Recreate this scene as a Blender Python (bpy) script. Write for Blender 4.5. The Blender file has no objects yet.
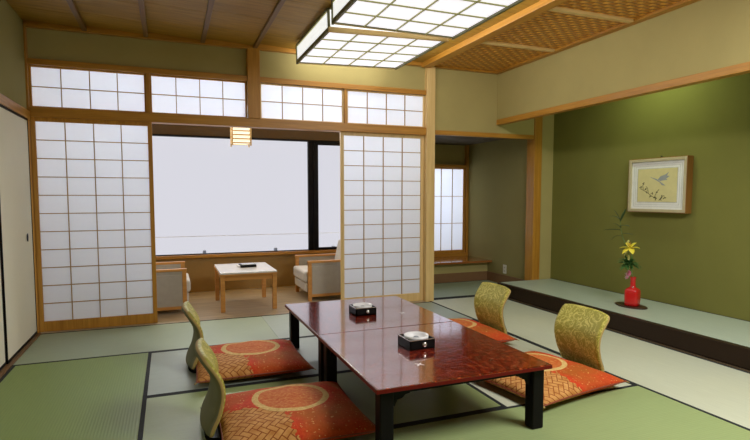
import bpy, bmesh, math, random
from mathutils import Vector, Matrix
random.seed(4)
S = bpy.context.scene
C = S.collection
PI = math.pi

# ------------------------------------------------------------------ materials
def new_mat(name):
    m = bpy.data.materials.new(name); m.use_nodes = True
    nt = m.node_tree; b = nt.nodes['Principled BSDF']
    return m, nt, b
class N:
    """small wrapper to chain shader nodes"""
    def __init__(s, nt): s.nt = nt
    def n(s, t, **kw):
        x = s.nt.nodes.new(t)
        for k, v in kw.items(): setattr(x, k, v)
        return x
    def link(s, a, b): s.nt.links.new(a, b)
    def put(s, sock, v):
        if hasattr(v, 'is_output') or isinstance(v, bpy.types.NodeSocket): s.link(v, sock)
        else: sock.default_value = v
    def math(s, op, a, b=None, c=None):
        x = s.n('ShaderNodeMath', operation=op)
        s.put(x.inputs[0], a)
        if b is not None: s.put(x.inputs[1], b)
        if c is not None: s.put(x.inputs[2], c)
        return x.outputs[0]
    def mix(s, f, a, b):
        x = s.n('ShaderNodeMix', data_type='RGBA')
        s.put(x.inputs[0], f); s.put(x.inputs[6], a); s.put(x.inputs[7], b)
        return x.outputs[2]
    def coord(s, scale=(1,1,1), rot=(0,0,0)):
        tc = s.n('ShaderNodeTexCoord'); mp = s.n('ShaderNodeMapping')
        s.link(tc.outputs['Object'], mp.inputs[0])
        mp.inputs['Scale'].default_value = scale; mp.inputs['Rotation'].default_value = rot
        return mp.outputs[0]
    def noise(s, vec, scale, detail=3, rough=.5):
        x = s.n('ShaderNodeTexNoise'); s.link(vec, x.inputs['Vector'])
        x.inputs['Scale'].default_value = scale; x.inputs['Detail'].default_value = detail
        x.inputs['Roughness'].default_value = rough
        return x.outputs['Fac']
    def ramp(s, f, stops):
        x = s.n('ShaderNodeValToRGB'); s.link(f, x.inputs[0])
        e = x.color_ramp.elements
        while len(e) < len(stops): e.new(.5)
        for el, (p, c) in zip(e, stops):
            el.position = p; el.color = (*c, 1) if len(c) == 3 else c
        return x.outputs[0]
    def bump(s, h, strength=.2, dist=.01):
        x = s.n('ShaderNodeBump'); s.link(h, x.inputs['Height'])
        x.inputs['Strength'].default_value = strength; x.inputs['Distance'].default_value = dist
        return x.outputs[0]
def flat(name, col, rough=.6, metal=0, spec=.5, coat=0):
    m, nt, b = new_mat(name)
    k = N(nt); v = k.coord()
    f = k.noise(v, 18, 3)
    c = k.mix(f, tuple(x*.9 for x in col)+(1,), tuple(min(1, x*1.1) for x in col)+(1,))
    k.link(c, b.inputs['Base Color'])
    b.inputs['Roughness'].default_value = rough; b.inputs['Metallic'].default_value = metal
    b.inputs['Specular IOR Level'].default_value = spec; b.inputs['Coat Weight'].default_value = coat
    return m
def wood(name, light, dark, axis='x', rough=.42, fine=1.0, coat=0):
    m, nt, b = new_mat(name); k = N(nt)
    sc = {'x': (1.2, 26, 26), 'y': (26, 1.2, 26), 'z': (26, 26, 1.2)}[axis]
    v = k.coord(tuple(x*fine for x in sc))
    f1 = k.noise(v, 1.0, 4, .6); f2 = k.noise(v, 4.0, 2, .5)
    f = k.math('ADD', k.math('MULTIPLY', f1, .7), k.math('MULTIPLY', f2, .3))
    c = k.ramp(f, [(.3, dark), (.65, light)])
    k.link(c, b.inputs['Base Color'])
    k.link(k.bump(f, .08, .004), b.inputs['Normal'])
    b.inputs['Roughness'].default_value = rough
    b.inputs['Coat Weight'].default_value = coat
    return m
def plaster(name, col, var=.12):
    m, nt, b = new_mat(name); k = N(nt); v = k.coord()
    f = k.noise(v, 2.2, 5, .6); g = k.noise(v, 160, 2, .6)
    c = k.mix(f, tuple(x*(1-var) for x in col)+(1,), tuple(x*(1+var) for x in col)+(1,))
    k.link(c, b.inputs['Base Color'])
    k.link(k.bump(g, .25, .004), b.inputs['Normal'])
    b.inputs['Roughness'].default_value = .9; b.inputs['Specular IOR Level'].default_value = .15
    return m
def tatami(name, col, axis):
    """axis = long direction of the mat, rush lines run along it"""
    m, nt, b = new_mat(name); k = N(nt); v = k.coord()
    w = k.n('ShaderNodeTexWave', wave_type='BANDS', bands_direction='Y' if axis == 'x' else 'X')
    k.link(v, w.inputs['Vector']); w.inputs['Scale'].default_value = 20; w.inputs['Distortion'].default_value = .4
    w2 = k.n('ShaderNodeTexWave', wave_type='BANDS', bands_direction='X' if axis == 'x' else 'Y')
    k.link(v, w2.inputs['Vector']); w2.inputs['Scale'].default_value = 26
    st = k.coord((6, 160, 1) if axis == 'x' else (160, 6, 1))
    f = k.noise(st, 1, 3, .6); g = k.noise(v, 1.3, 3)
    c = k.mix(f, tuple(x*.78 for x in col)+(1,), tuple(x*1.2 for x in col)+(1,))
    c = k.mix(k.math('MULTIPLY', w.outputs['Fac'], .22), c, tuple(x*.6 for x in col)+(1,))
    c = k.mix(k.math('MULTIPLY', g, .3), c, (col[0]*1.25, col[1]*1.1, col[2]*.8, 1))
    k.link(c, b.inputs['Base Color'])
    h = k.math('ADD', w.outputs['Fac'], k.math('MULTIPLY', w2.outputs['Fac'], .35))
    k.link(k.bump(h, .13, .003), b.inputs['Normal'])
    b.inputs['Roughness'].default_value = .45; b.inputs['Specular IOR Level'].default_value = .8
    return m
def paper(name, col=(.88,.91,.98), trans=.62):
    m, nt, b = new_mat(name); k = N(nt); nt.nodes.remove(b)
    out = nt.nodes['Material Output']
    f = k.noise(k.coord(), 30, 3)
    c = k.mix(f, tuple(x*.97 for x in col)+(1,), col+(1,))
    d = k.n('ShaderNodeBsdfDiffuse'); t = k.n('ShaderNodeBsdfTranslucent'); mx = k.n('ShaderNodeMixShader')
    k.link(c, d.inputs[0]); k.link(c, t.inputs[0]); mx.inputs[0].default_value = trans
    k.link(d.outputs[0], mx.inputs[1]); k.link(t.outputs[0], mx.inputs[2]); k.link(mx.outputs[0], out.inputs[0])
    return m
def glow(name, col, strength):
    m, nt, b = new_mat(name); k = N(nt)
    b.inputs['Base Color'].default_value = (.8,.8,.8,1)
    f = k.noise(k.coord(), 9, 2)
    c = k.mix(f, tuple(x*.96 for x in col)+(1,), col+(1,))
    k.link(c, b.inputs['Emission Color']); b.inputs['Emission Strength'].default_value = strength
    return m

WOODL, WOODD = (.55,.265,.034), (.38,.16,.016)
M = {}
for ax in 'xyz': M['wood_'+ax] = wood('hinoki_wood_'+ax, WOODL, WOODD, ax)
for ax in 'xyz': M['pale_'+ax] = wood('pale_wood_'+ax, (.80,.58,.26), (.68,.46,.17), ax)  # pale wood; also hinoki with lamplight put into the colour, on right-hand frames
M['furn'] = wood('honey_wood_furniture', (.62,.30,.07), (.48,.20,.04), 'x', .35)
M['ceil'] = wood('ceiling_board_wood', (.44,.245,.026), (.26,.135,.011), 'x', .5)
M['batten'] = wood('ceiling_batten_wood', (.22,.115,.03), (.15,.075,.018), 'y', .5)
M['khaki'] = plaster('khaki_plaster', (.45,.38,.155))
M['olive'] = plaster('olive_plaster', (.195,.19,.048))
M['alcove'] = plaster('dim_olive_plaster', (.31,.265,.10))  # olive of the alcove; on the left wall it stands for shaded khaki
M['brownwall'] = flat('brown_lower_wall', (.33,.19,.045), .5)
M['darkbrown'] = flat('dark_brown_boards', (.055,.030,.009), .6)
M['black'] = flat('black_lacquer', (.006,.005,.005), .45, spec=.12)
M['blackframe'] = flat('black_window_frame', (.008,.008,.010), .5, spec=.1)
M['edge'] = flat('dark_tatami_border_cloth', (.012,.015,.017), .85)
M['edgegreen'] = flat('charcoal_border_cloth', (.012,.015,.017), .85)
M['paper'] = paper('shoji_paper')
M['lattice'] = wood('shoji_lattice_wood', (.44,.27,.10), (.34,.19,.06), 'z', .55)
M['fusuma'] = plaster('cream_fusuma_paper', (.86,.82,.69), .04)
M['daistop'] = tatami('dais_rush_top', (.43,.52,.43), 'y')
M['dais'] = flat('dark_lacquered_dais_edge', (.022,.010,.004), .4, spec=.2)
M['lamp'] = glow('lit_lamp_paper', (.92,.90,.97), .92)
M['lampside'] = glow('lit_lamp_side_paper', (.90,.92,.90), .9)
M['lampframe'] = flat('grey_olive_lamp_frame', (.17,.17,.07), .5)
M['lamplat'] = flat('olive_lamp_lattice', (.50,.50,.20), .5)
M['lantern'] = glow('warm_lantern_paper', (1.0,.86,.62), 1.0)
M['planks'] = wood('veranda_plank_wood', (.54,.44,.29), (.27,.20,.115), 'x', .28)
M['white'] = flat('white_enamel', (.8,.8,.8), .25)
M['silver'] = flat('polished_silver', (.8,.8,.78), .25, .9)
M['glossywood'] = wood('glossy_red_brown_shelf', (.36,.13,.03), (.25,.08,.02), 'x', .12, coat=.6)
M['grout'] = flat('grey_subfloor', (.05,.05,.045), .9)
M['snow'] = flat('pale_snowy_concrete', (.96,.96,.97), .9)
M['rail'] = flat('pale_grey_rail', (.93,.93,.94), .7)
M['clamp'] = flat('blue_grey_clamp', (.25,.29,.38), .5)
M['upholst'] = flat('taupe_upholstery', (.40,.36,.295), .9)
M['seatcloth'] = flat('pale_grey_seat_cloth', (.62,.60,.56), .9)
M['redvase'] = flat('glossy_red_glaze', (.62,.012,.012), .15, coat=.5)
M['board'] = flat('dark_brown_display_board', (.05,.022,.012), .35)
M['leaf'] = flat('dark_green_leaf', (.045,.09,.03), .5)
M['fern'] = flat('fern_green_leaf', (.05,.16,.03), .6)
M['stem'] = flat('green_stem', (.14,.22,.05), .5)
M['yellow'] = flat('yellow_petal', (.85,.72,.06), .5)
M['bud'] = flat('pale_yellow_bud', (.70,.68,.20), .5)
M['pink'] = flat('pink_petal', (.75,.22,.36), .5)
M['pinkpale'] = flat('pale_pink_petal', (.85,.62,.66), .5)
M['stamen'] = flat('orange_stamen', (.45,.2,.02), .5)
M['mat'] = flat('silver_white_picture_mat', (.80,.80,.78), .45)
M['matline'] = flat('grey_mat_line', (.45,.45,.44), .5)
M['liner'] = flat('pale_gold_liner', (.55,.48,.30), .4, .3)
M['picture'] = flat('pale_yellow_silk_picture', (.64,.57,.28), .8)
M['ink'] = flat('grey_blue_ink', (.30,.32,.33), .8)
M['inkdark'] = flat('dark_olive_ink', (.12,.11,.05), .8)
M['plastic'] = flat('ivory_plastic', (.75,.72,.62), .4)
M['dark'] = flat('black_slot', (.01,.01,.01), .6)

def lacquer():
    m, nt, b = new_mat('red_brown_hammered_lacquer'); k = N(nt); v = k.coord()
    n1 = k.noise(v, 42, 3, .65); n2 = k.noise(v, 9, 2, .5)
    c = k.ramp(n1, [(.38, (.060,.004,.002)), (.56, (.22,.015,.004)), (.70, (.46,.09,.025))])
    k.link(c, b.inputs['Base Color'])
    h = k.math('ADD', k.math('MULTIPLY', n1, .9), k.math('MULTIPLY', n2, .5))
    k.link(k.bump(h, .28, .005), b.inputs['Normal'])
    b.inputs['Roughness'].default_value = .10; b.inputs['Specular IOR Level'].default_value = .5; b.inputs['Coat Weight'].default_value = 1.0; b.inputs['Coat IOR'].default_value = 2.1
    b.inputs['Coat Roughness'].default_value = .08
    return m
M['lacquer'] = lacquer()
M['lacqueredge'] = flat('red_lacquer_edge', (.14,.008,.005), .35, spec=.15)

def zabuton_mat():
    m, nt, b = new_mat('red_gold_brocade'); k = N(nt)
    tc = k.n('ShaderNodeTexCoord'); P = tc.outputs['Object']
    sx = k.n('ShaderNodeSeparateXYZ'); k.link(P, sx.inputs[0]); X, Y = sx.outputs[0], sx.outputs[1]
    big = k.noise(P, 3.2, 2); fine = k.noise(P, 60, 3, .7); mid = k.noise(P, 22, 3)
    red = k.ramp(fine, [(.3, (.47,.032,.010)), (.7, (.65,.078,.022))])
    gb = k.math('SMOOTHSTEP' if False else 'MULTIPLY', k.math('MAXIMUM', k.math('SUBTRACT', big, .47), 0), 3.5)
    col = k.mix(k.math('MINIMUM', gb, .75), red, (.33,.13,.02,1))
    # scattered gold flecks
    fl = k.math('GREATER_THAN', k.noise(P, 75, 1), .69)
    col = k.mix(k.math('MULTIPLY', fl, .8), col, (.70,.42,.14,1))
    # herringbone patch
    mp = k.n('ShaderNodeMapping'); k.link(P, mp.inputs[0])
    mp.inputs['Rotation'].default_value = (0,0,PI/4); mp.inputs['Scale'].default_value = (34,34,34)
    su = k.n('ShaderNodeSeparateXYZ'); k.link(mp.outputs[0], su.inputs[0]); U, V = su.outputs[0], su.outputs[1]
    iu, iv = k.math('FLOOR', U), k.math('FLOOR', V)
    fu, fv = k.math('SUBTRACT', U, iu), k.math('SUBTRACT', V, iv)
    q = k.math('FLOORED_MODULO', k.math('SUBTRACT', iu, iv), 4.0)
    is_ = lambda n: k.math('COMPARE', q, float(n), .1)
    d = k.math('MINIMUM', k.math('MINIMUM', k.math('ADD', fu, is_(1)), k.math('ADD', k.math('SUBTRACT', 1.0, fu), is_(0))),
               k.math('MINIMUM', k.math('ADD', fv, is_(2)), k.math('ADD', k.math('SUBTRACT', 1.0, fv), is_(3))))
    line = k.math('LESS_THAN', d, .09)
    gold = k.ramp(mid, [(.3, (.46,.19,.045)), (.7, (.64,.34,.11))])
    hb = k.mix(line, gold, (.26,.07,.015,1))
    lim = k.math('ADD', k.math('ADD', Y, k.math('MULTIPLY', X, .55)), k.math('MULTIPLY', k.math('SUBTRACT', k.noise(P, 26, 1), .5), .16))
    mask = k.math('MULTIPLY', k.math('LESS_THAN', lim, -.115),
                  k.math('LESS_THAN', k.math('ADD', X, k.math('MULTIPLY', k.math('SUBTRACT', k.noise(P, 31, 1), .5), .12)), -.035))
    col = k.mix(mask, col, hb)
    # round medallion
    dx, dy = k.math('SUBTRACT', X, .02), k.math('SUBTRACT', Y, .06)
    r = k.math('SQRT', k.math('ADD', k.math('MULTIPLY', dx, dx), k.math('MULTIPLY', dy, dy)))
    ring = k.math('MULTIPLY', k.math('LESS_THAN', r, .205), k.math('GREATER_THAN', r, .172))
    inner = k.math('LESS_THAN', r, .172)
    inn = k.ramp(k.noise(P, 48, 3, .7), [(.35, (.48,.08,.018)), (.6, (.58,.20,.05)), (.75, (.66,.36,.11))])
    col = k.mix(inner, col, inn)
    col = k.mix(ring, col, k.ramp(fine, [(.3, (.50,.30,.08)), (.7, (.76,.55,.22))]))
    k.link(col, b.inputs['Base Color'])
    k.link(k.bump(k.math('ADD', fine, mid), .25, .003), b.inputs['Normal'])
    b.inputs['Roughness'].default_value = .7; b.inputs['Specular IOR Level'].default_value = .1
    return m
M['brocade'] = zabuton_mat()

def damask():
    m, nt, b = new_mat('green_gold_damask'); k = N(nt); v = k.coord()
    n = k.n('ShaderNodeTexNoise'); k.link(v, n.inputs['Vector']); n.inputs['Scale'].default_value = 15
    n.inputs['Detail'].default_value = 2; n.inputs['Distortion'].default_value = 2.2
    w = k.math('ABSOLUTE', k.math('SUBTRACT', n.outputs['Fac'], .5))
    f = k.noise(v, 140, 2)
    c = k.ramp(w, [(.02, (.62,.55,.14)), (.05, (.32,.30,.045))])
    c = k.mix(k.math('MULTIPLY', f, .25), c, (.52,.45,.10,1))
    k.link(c, b.inputs['Base Color']); k.link(k.bump(f, .2, .002), b.inputs['Normal'])
    b.inputs['Roughness'].default_value = .5; b.inputs['Specular IOR Level'].default_value = .2
    return m
M['damask'] = damask()
M['gusset'] = flat('tan_gold_edge_cloth', (.44,.31,.10), .7)
M['backcloth'] = flat('grey_green_back_cloth', (.17,.165,.09), .8)

def ajiro():
    m, nt, b = new_mat('woven_bark_ceiling'); k = N(nt); v = k.coord((17,21,22))
    s = k.n('ShaderNodeSeparateXYZ'); k.link(v, s.inputs[0])
    iu, iv = k.math('FLOOR', s.outputs[0]), k.math('FLOOR', s.outputs[1])
    fu, fv = k.math('FRACT', s.outputs[0]), k.math('FRACT', s.outputs[1])
    par = k.math('FLOORED_MODULO', k.math('ADD', iu, iv), 2.0)
    hu, hv = k.math('SINE', k.math('MULTIPLY', fu, PI)), k.math('SINE', k.math('MULTIPLY', fv, PI))
    h = k.math('ADD', k.math('MULTIPLY', par, hu), k.math('MULTIPLY', k.math('SUBTRACT', 1.0, par), k.math('MULTIPLY', hv, .55)))
    n = k.noise(v, .7, 3)
    c = k.mix(par, (.54,.20,.020,1), (.88,.44,.070,1))
    c = k.mix(k.math('MULTIPLY', n, .4), c, (.50,.22,.03,1))
    row_shade = k.math('LESS_THAN', hv, .42)
    c = k.mix(k.math('MULTIPLY', row_shade, .65), c, (.16,.055,.006,1))  # shading between the bulging woven rows, put into the colour
    k.link(c, b.inputs['Base Color']); k.link(k.bump(h, .6, .012), b.inputs['Normal'])
    b.inputs['Roughness'].default_value = .4
    return m
M['ajiro'] = ajiro()
def glass():
    m, nt, b = new_mat('window_glass'); k = N(nt); nt.nodes.remove(b); out = nt.nodes['Material Output']
    t = k.n('ShaderNodeBsdfTransparent'); g = k.n('ShaderNodeBsdfGlossy'); mx = k.n('ShaderNodeMixShader'); fr = k.n('ShaderNodeFresnel')
    fr.inputs[0].default_value = 1.12
    g.inputs['Roughness'].default_value = .02; k.link(fr.outputs[0], mx.inputs[0])
    k.link(t.outputs[0], mx.inputs[1]); k.link(g.outputs[0], mx.inputs[2]); k.link(mx.outputs[0], out.inputs[0])
    return m
M['glass'] = glass()

# ------------------------------------------------------------------ mesh helpers
def box(bm, x0, x1, y0, y1, z0, z1, mi=0):
    v = [bm.verts.new(p) for p in ((x0,y0,z0),(x1,y0,z0),(x1,y1,z0),(x0,y1,z0),(x0,y0,z1),(x1,y0,z1),(x1,y1,z1),(x0,y1,z1))]
    for f in ((0,3,2,1),(4,5,6,7),(0,1,5,4),(1,2,6,5),(2,3,7,6),(3,0,4,7)):
        bm.faces.new([v[i] for i in f]).material_index = mi
def boxes(*bs):
    bm = bmesh.new()
    for b in bs: box(bm, *b)
    return bm
def lathe(bm, prof, n=32, c=(0,0), closed=True):
    rings = []
    for r, z in prof:
        if r < 1e-6: rings.append([bm.verts.new((c[0], c[1], z))])
        else: rings.append([bm.verts.new((c[0]+r*math.cos(2*PI*i/n), c[1]+r*math.sin(2*PI*i/n), z)) for i in range(n)])
    for a, b in zip(rings, rings[1:]):
        for i in range(n):
            j = (i+1) % n
            if len(a) == 1 and len(b) == 1: continue
            if len(a) == 1: bm.faces.new((a[0], b[j], b[i]))
            elif len(b) == 1: bm.faces.new((a[i], a[j], b[0]))
            else: bm.faces.new((a[i], a[j], b[j], b[i]))
    return bm
def tube(bm, pts, rads, n=8):
    pts = [Vector(p) for p in pts]; rings = []
    if not isinstance(rads, (list, tuple)): rads = [rads]*len(pts)
    for i, p in enumerate(pts):
        t = (pts[min(i+1, len(pts)-1)] - pts[max(i-1, 0)]).normalized()
        a = t.orthogonal() if abs(t.z) < .9 else Vector((1,0,0)) - t*t.x
        a.normalize(); b = t.cross(a)
        rings.append([bm.verts.new(p + (a*math.cos(2*PI*k/n) + b*math.sin(2*PI*k/n))*rads[i]) for k in range(n)])
    for r, s in zip(rings, rings[1:]):
        for k in range(n): bm.faces.new((r[k], r[(k+1)%n], s[(k+1)%n], s[k]))
    bm.faces.new(rings[0][::-1]); bm.faces.new(rings[-1])
    return bm
def obj(name, bm, mat, parent=None, smooth=False, bevel=0, seg=2, sub=0):
    bmesh.ops.recalc_face_normals(bm, faces=bm.faces[:])
    me = bpy.data.meshes.new(name); bm.to_mesh(me); bm.free()
    mats = mat if isinstance(mat, (list, tuple)) else [mat]
    for m in mats: me.materials.append(M[m] if isinstance(m, str) else m)
    if smooth:
        for p in me.polygons: p.use_smooth = True
    o = bpy.data.objects.new(name, me); C.objects.link(o)
    if parent: o.parent = parent
    if bevel:
        md = o.modifiers.new('bevel', 'BEVEL'); md.width = bevel; md.segments = seg; md.limit_method = 'ANGLE'; md.angle_limit = .6
    if sub:
        md = o.modifiers.new('smooth', 'SUBSURF'); md.levels = sub; md.render_levels = sub
    return o
def thing(name, label, cat, loc=(0,0,0), rz=0, group=None):
    o = bpy.data.objects.new(name, None); C.objects.link(o); o.empty_display_size = .1
    o.location = loc; o.rotation_euler = (0,0,rz); o['label'] = label; o['category'] = cat
    if group: o['group'] = group
    return o
def tag(o, label, cat, group=None):
    o['label'] = label; o['category'] = cat
    if group: o['group'] = group
    return o
def struct(name, bm, mat, label, cat, parent=None, **kw):
    o = obj(name, bm, mat, parent, **kw); o['kind'] = 'structure'; o['label'] = label; o['category'] = cat
    return o
def dup(root, loc, label, rz=0, group=None):
    r = root.copy(); C.objects.link(r); r.location = loc; r.rotation_euler = (0,0,rz); r['label'] = label
    if group: r['group'] = group
    for ch in list(root.children):
        c = ch.copy(); C.objects.link(c); c.parent = r
        for g in list(ch.children):
            d = g.copy(); C.objects.link(d); d.parent = c
    return r

# ------------------------------------------------------------------ room constants
XL, XR, W = -1.09, 3.66, 5.315       # left wall, dais front, shoji wall plane
ZC = 2.66                            # main ceiling
YB = -1.6                            # where the room ends behind the camera

# ------------------------------------------------------------------ floor and mats
struct('floor', boxes((-1.3, 4.7, YB, 5.36, -.08, -.045)), 'grout', 'subfloor under the rush mats', 'floor')
mats_n = {}
for nm, col in (('a', (.21,.315,.075)), ('b', (.33,.42,.30)), ('c', (.34,.42,.37)), ('d', (.56,.60,.47)), ('e', (.30,.39,.17))):  # one kind of rush; window sheen is put into these tones, besides ageing
    for ax in 'xy': mats_n[nm+ax] = tatami('rush_mat_%s_%s' % (nm, ax), col, ax)
def tat(x0, x1, y0, y1, ax, tone, label):
    w, h = (x1-x0)/2, (y1-y0)/2
    t = thing('tatami_mat', label, 'tatami mat', ((x0+x1)/2, (y0+y1)/2, -.045), 0, 'tatami mats covering the floor')
    g = .0008
    bw = .023
    bm = boxes((-w+g+(bw if ax == 'y' else 0), w-g-(bw if ax == 'y' else 0), -h+g+(bw if ax == 'x' else 0), h-g-(bw if ax == 'x' else 0), 0, .045))
    obj('rush_surface', bm, mats_n[tone+ax], t)
    for s in (-1, 1):
        if ax == 'x': bm = boxes((-w+g, w-g, min(s*(h-g), s*(h-bw)), max(s*(h-g), s*(h-bw)), 0, .046))
        else: bm = boxes((min(s*(w-g), s*(w-bw)), max(s*(w-g), s*(w-bw)), -h+g, h-g, 0, .046))
        obj('border_strip', bm, 'edge', t)
X1, X2 = -.15, 2.735
tat(XL+.03, .835, 4.31, 5.245, 'x', 'b', 'grey-green tatami mat lying along the left paper sliding screen')
tat(.835, X2, 4.31, 5.245, 'x', 'c', 'pale blue-grey tatami mat along the sill of the veranda opening')
tat(XL+.03, X1, 2.39, 4.31, 'y', 'a', 'yellow-green tatami mat along the cream sliding doors')
tat(XL+.03, X1, .47, 2.39, 'y', 'a', 'tatami mat along the left wall, running out of the frame')
tat(X1, 1.742, 3.345, 4.31, 'x', 'c', 'bluish grey tatami mat under the far left legless chair')
tat(X1, 1.742, 2.435, 3.345, 'x', 'e', 'green tatami mat under the near left legless chair')
tat(1.742, X2, 2.435, 4.31, 'y', 'd', 'tatami mat under the two right-hand legless chairs')
tat(X1, .815, 1.48, 2.435, 'x', 'e', 'half tatami mat at the bottom edge, left of the near table legs')
tat(.815, X2, 1.48, 2.435, 'x', 'e', 'green tatami mat in front of the low table, at the bottom of the picture')
tat(X2, XR-.012, 3.39, 5.31, 'y', 'd', 'pale tatami mat along the dais, farther one by the alcove')
tat(X2, XR-.012, 1.47, 3.39, 'y', 'd', 'pale tatami mat along the dais, nearer one at the right edge')
tat(X1, 1.78, .51, 1.48, 'x', 'e', 'tatami mat below the frame, under the camera')
tat(1.78, XR-.012, .51, 1.47, 'x', 'e', 'tatami mat below the frame, beside the dais')
tat(2.80, 4.20, 5.395, 6.33, 'x', 'b', 'green tatami mat inside the small alcove')

struct('wall_rear', boxes((XL-.14, 4.56, YB-.08, YB, -.08, 2.70)), 'khaki', 'plaster wall behind the camera', 'wall')
# sills and thresholds
struct('trim_1', boxes((XL-.03, 2.69, 5.245, 5.39, -.045, .002)), 'planks', 'wooden sliding-screen sill at the veranda edge', 'sill', bevel=.003)
struct('trim_2', boxes((XL-.06, XL+.03, YB, 5.245, -.045, .012)), wood('dark_threshold_wood', (.22,.11,.03), (.14,.065,.015), 'y'), 'brown wooden threshold under the cream sliding doors', 'threshold', bevel=.003)
struct('trim_3', boxes((2.69, XR, 5.31, 5.395, -.045, .001)), 'edge', 'dark strip at the alcove threshold', 'threshold')

# ------------------------------------------------------------------ left wall
struct('wall_left', boxes((XL-.14, XL-.01, YB, W+.03, 1.915, 2.70)), 'alcove', 'khaki plaster above the cream sliding doors', 'wall')  # shade in this corner is put into the wall by a darker plaster
struct('trim_4', boxes((XL-.10, XL+.015, YB, W-.03, 1.845, 1.915)), 'wood_y', 'wooden head rail over the cream sliding doors', 'rail', bevel=.003)
def fusuma(y0, y1, x, label, handle_y):
    t = thing('fusuma_door', label, 'sliding door', (x, (y0+y1)/2, .012), 0, 'cream fusuma doors in the left wall')
    h = (y1-y0)/2
    obj('paper_panel', boxes((-.018, -.004, -h+.009, h-.009, .018, 1.815)), 'fusuma', t)
    obj('frame', boxes((-.02, 0, -h, -h+.011, 0, 1.833), (-.02, 0, h-.011, h, 0, 1.833), (-.02, 0, -h, h, 0, .02), (-.02, 0, -h, h, 1.815, 1.833)), 'black', t)
    bm = bmesh.new(); lathe(bm, [(0,-.001),(.016,-.001),(.020,.004),(.013,.003),(0,.0015)], 20)
    bm.transform(Matrix.Translation((0, handle_y-(y0+y1)/2, .845)) @ Matrix.Scale(1.8, 4, (0,0,1)) @ Matrix.Rotation(PI/2, 4, 'Y'))
    o = obj('finger_pull', bm, 'black', t, smooth=True); o['label'] = 'black metal finger pull'
fusuma(4.335, 5.235, XL+.004, 'cream paper sliding door with black edge, beside the left paper screen', 5.04)
fusuma(3.42, 4.333, XL-.004, 'cream paper sliding door cut by the left edge of the picture', 3.55)
fusuma(2.48, 3.40, XL+.004, 'cream sliding door outside the frame on the left', 3.30)
struct('wall_left_near', boxes((XL-.14, XL-.05, YB, 2.46, .012, 1.845)), 'fusuma', 'cream wall beside the camera', 'wall')

# ------------------------------------------------------------------ shoji wall
struct('wall_back', boxes((XL-.03, .744, W+.01, W+.08, 2.355, ZC+.04), (.863, 2.686, W+.01, W+.08, 2.355, ZC+.04)), 'khaki', 'khaki plaster strip above the transom screens', 'wall')
struct('wall_back_right', boxes((2.79, 4.172, W, W+.09, 1.935, ZC+.04), (4.282, 4.55, W, W+.09, .0, ZC+.04), (4.17, 4.30, W+.03, W+.09, 1.9, ZC+.04)), 'khaki', 'khaki plaster over the small alcove and at the dais end', 'wall')
struct('trim_5', boxes((XL-.05, -1.083, W-.03, W+.09, 0, ZC)), 'wood_z', 'wooden post in the left corner', 'post', bevel=.004)
struct('trim_6', boxes((.744, .863, W-.045, W+.085, 1.955, ZC)), 'wood_z', 'short square wooden post over the veranda opening', 'post', bevel=.004)
struct('trim_7', boxes((2.686, 2.79, W-.05, W+.09, -.045, ZC)), 'pale_z', 'pale wooden post between paper screen and alcove', 'post', bevel=.004)  # same wood as the left post, lamplight put into a paler tone
struct('trim_8', boxes((4.172, 4.282, W-.02, W+.13, .13, ZC)), 'wood_z', 'orange wooden corner post standing at the dais', 'post', bevel=.004)
struct('trim_9', boxes((-1.083, 2.686, W-.035, W+.075, 1.872, 1.955)), 'wood_x', 'long wooden lintel over the sliding screens', 'lintel', bevel=.003)
struct('trim_10', boxes((-1.083, .744, W-.03, W+.075, 2.312, 2.362), (.863, 2.686, W-.03, W+.075, 2.312, 2.362)), 'wood_x', 'wooden rail over the transom screens', 'rail', bevel=.003)
struct('trim_11', boxes((2.79, 4.172, W-.012, W+.05, 1.885, 1.935)), 'wood_x', 'wooden lintel over the small alcove', 'lintel', bevel=.003)
struct('trim_12', boxes((XL, 3.634, W-.05, W+.0, 2.618, ZC+.01)), 'wood_x', 'wooden cornice strip along the top of the screen wall', 'cornice', bevel=.003)
struct('trim_13', boxes((-.165, -.135, W-.02, W+.06, 1.955, 2.312), (1.738, 1.768, W-.02, W+.06, 1.955, 2.312)), 'wood_z', 'slim posts between the transom screens', 'post', bevel=.002)

def shoji(name, label, cat, x0, x1, y, z0, z1, cols, rows, stile, rail_b, rail_t, group=None, fm='wood_z', lat=.007):
    cx = (x0+x1)/2; w = (x1-x0)/2; h = z1-z0
    t = thing(name, label, cat, (cx, y, z0), 0, group)
    obj('frame', boxes((-w, -w+stile, -.015, .015, 0, h), (w-stile, w, -.015, .015, 0, h),
                       (-w+stile, w-stile, -.0145, .0145, 0, rail_b), (-w+stile, w-stile, -.0145, .0145, h-rail_t, h)), fm, t, bevel=.002, seg=1)
    bm = bmesh.new(); a, b = -w+stile, w-stile; c, d = rail_b, h-rail_t
    for i in range(1, cols):
        x = a+(b-a)*i/cols; box(bm, x-lat/2, x+lat/2, -.010, .004, c, d)
    for j in range(1, rows):
        z = c+(d-c)*j/rows; box(bm, a, b, -.009, .004, z-lat/2, z+lat/2)
    obj('lattice', bm, 'lattice', t)
    obj('paper', boxes((a-.004, b+.004, .0042, .006, c-.004, d+.004)), 'paper', t)
    return t
shoji('shoji_screen', 'tall white paper sliding screen left of the veranda opening', 'sliding screen', -1.083, -.125, W-.005, .003, 1.872, 4, 11, .036, .09, .035, 'tall shoji screens')
shoji('shoji_screen', 'tall white paper sliding screen right of the veranda opening', 'sliding screen', 1.705, 2.684, W+.03, .003, 1.872, 4, 11, .036, .09, .035, 'tall shoji screens', 'pale_z')  # frame in the paler, lit copy of the left screen's wood
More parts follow.
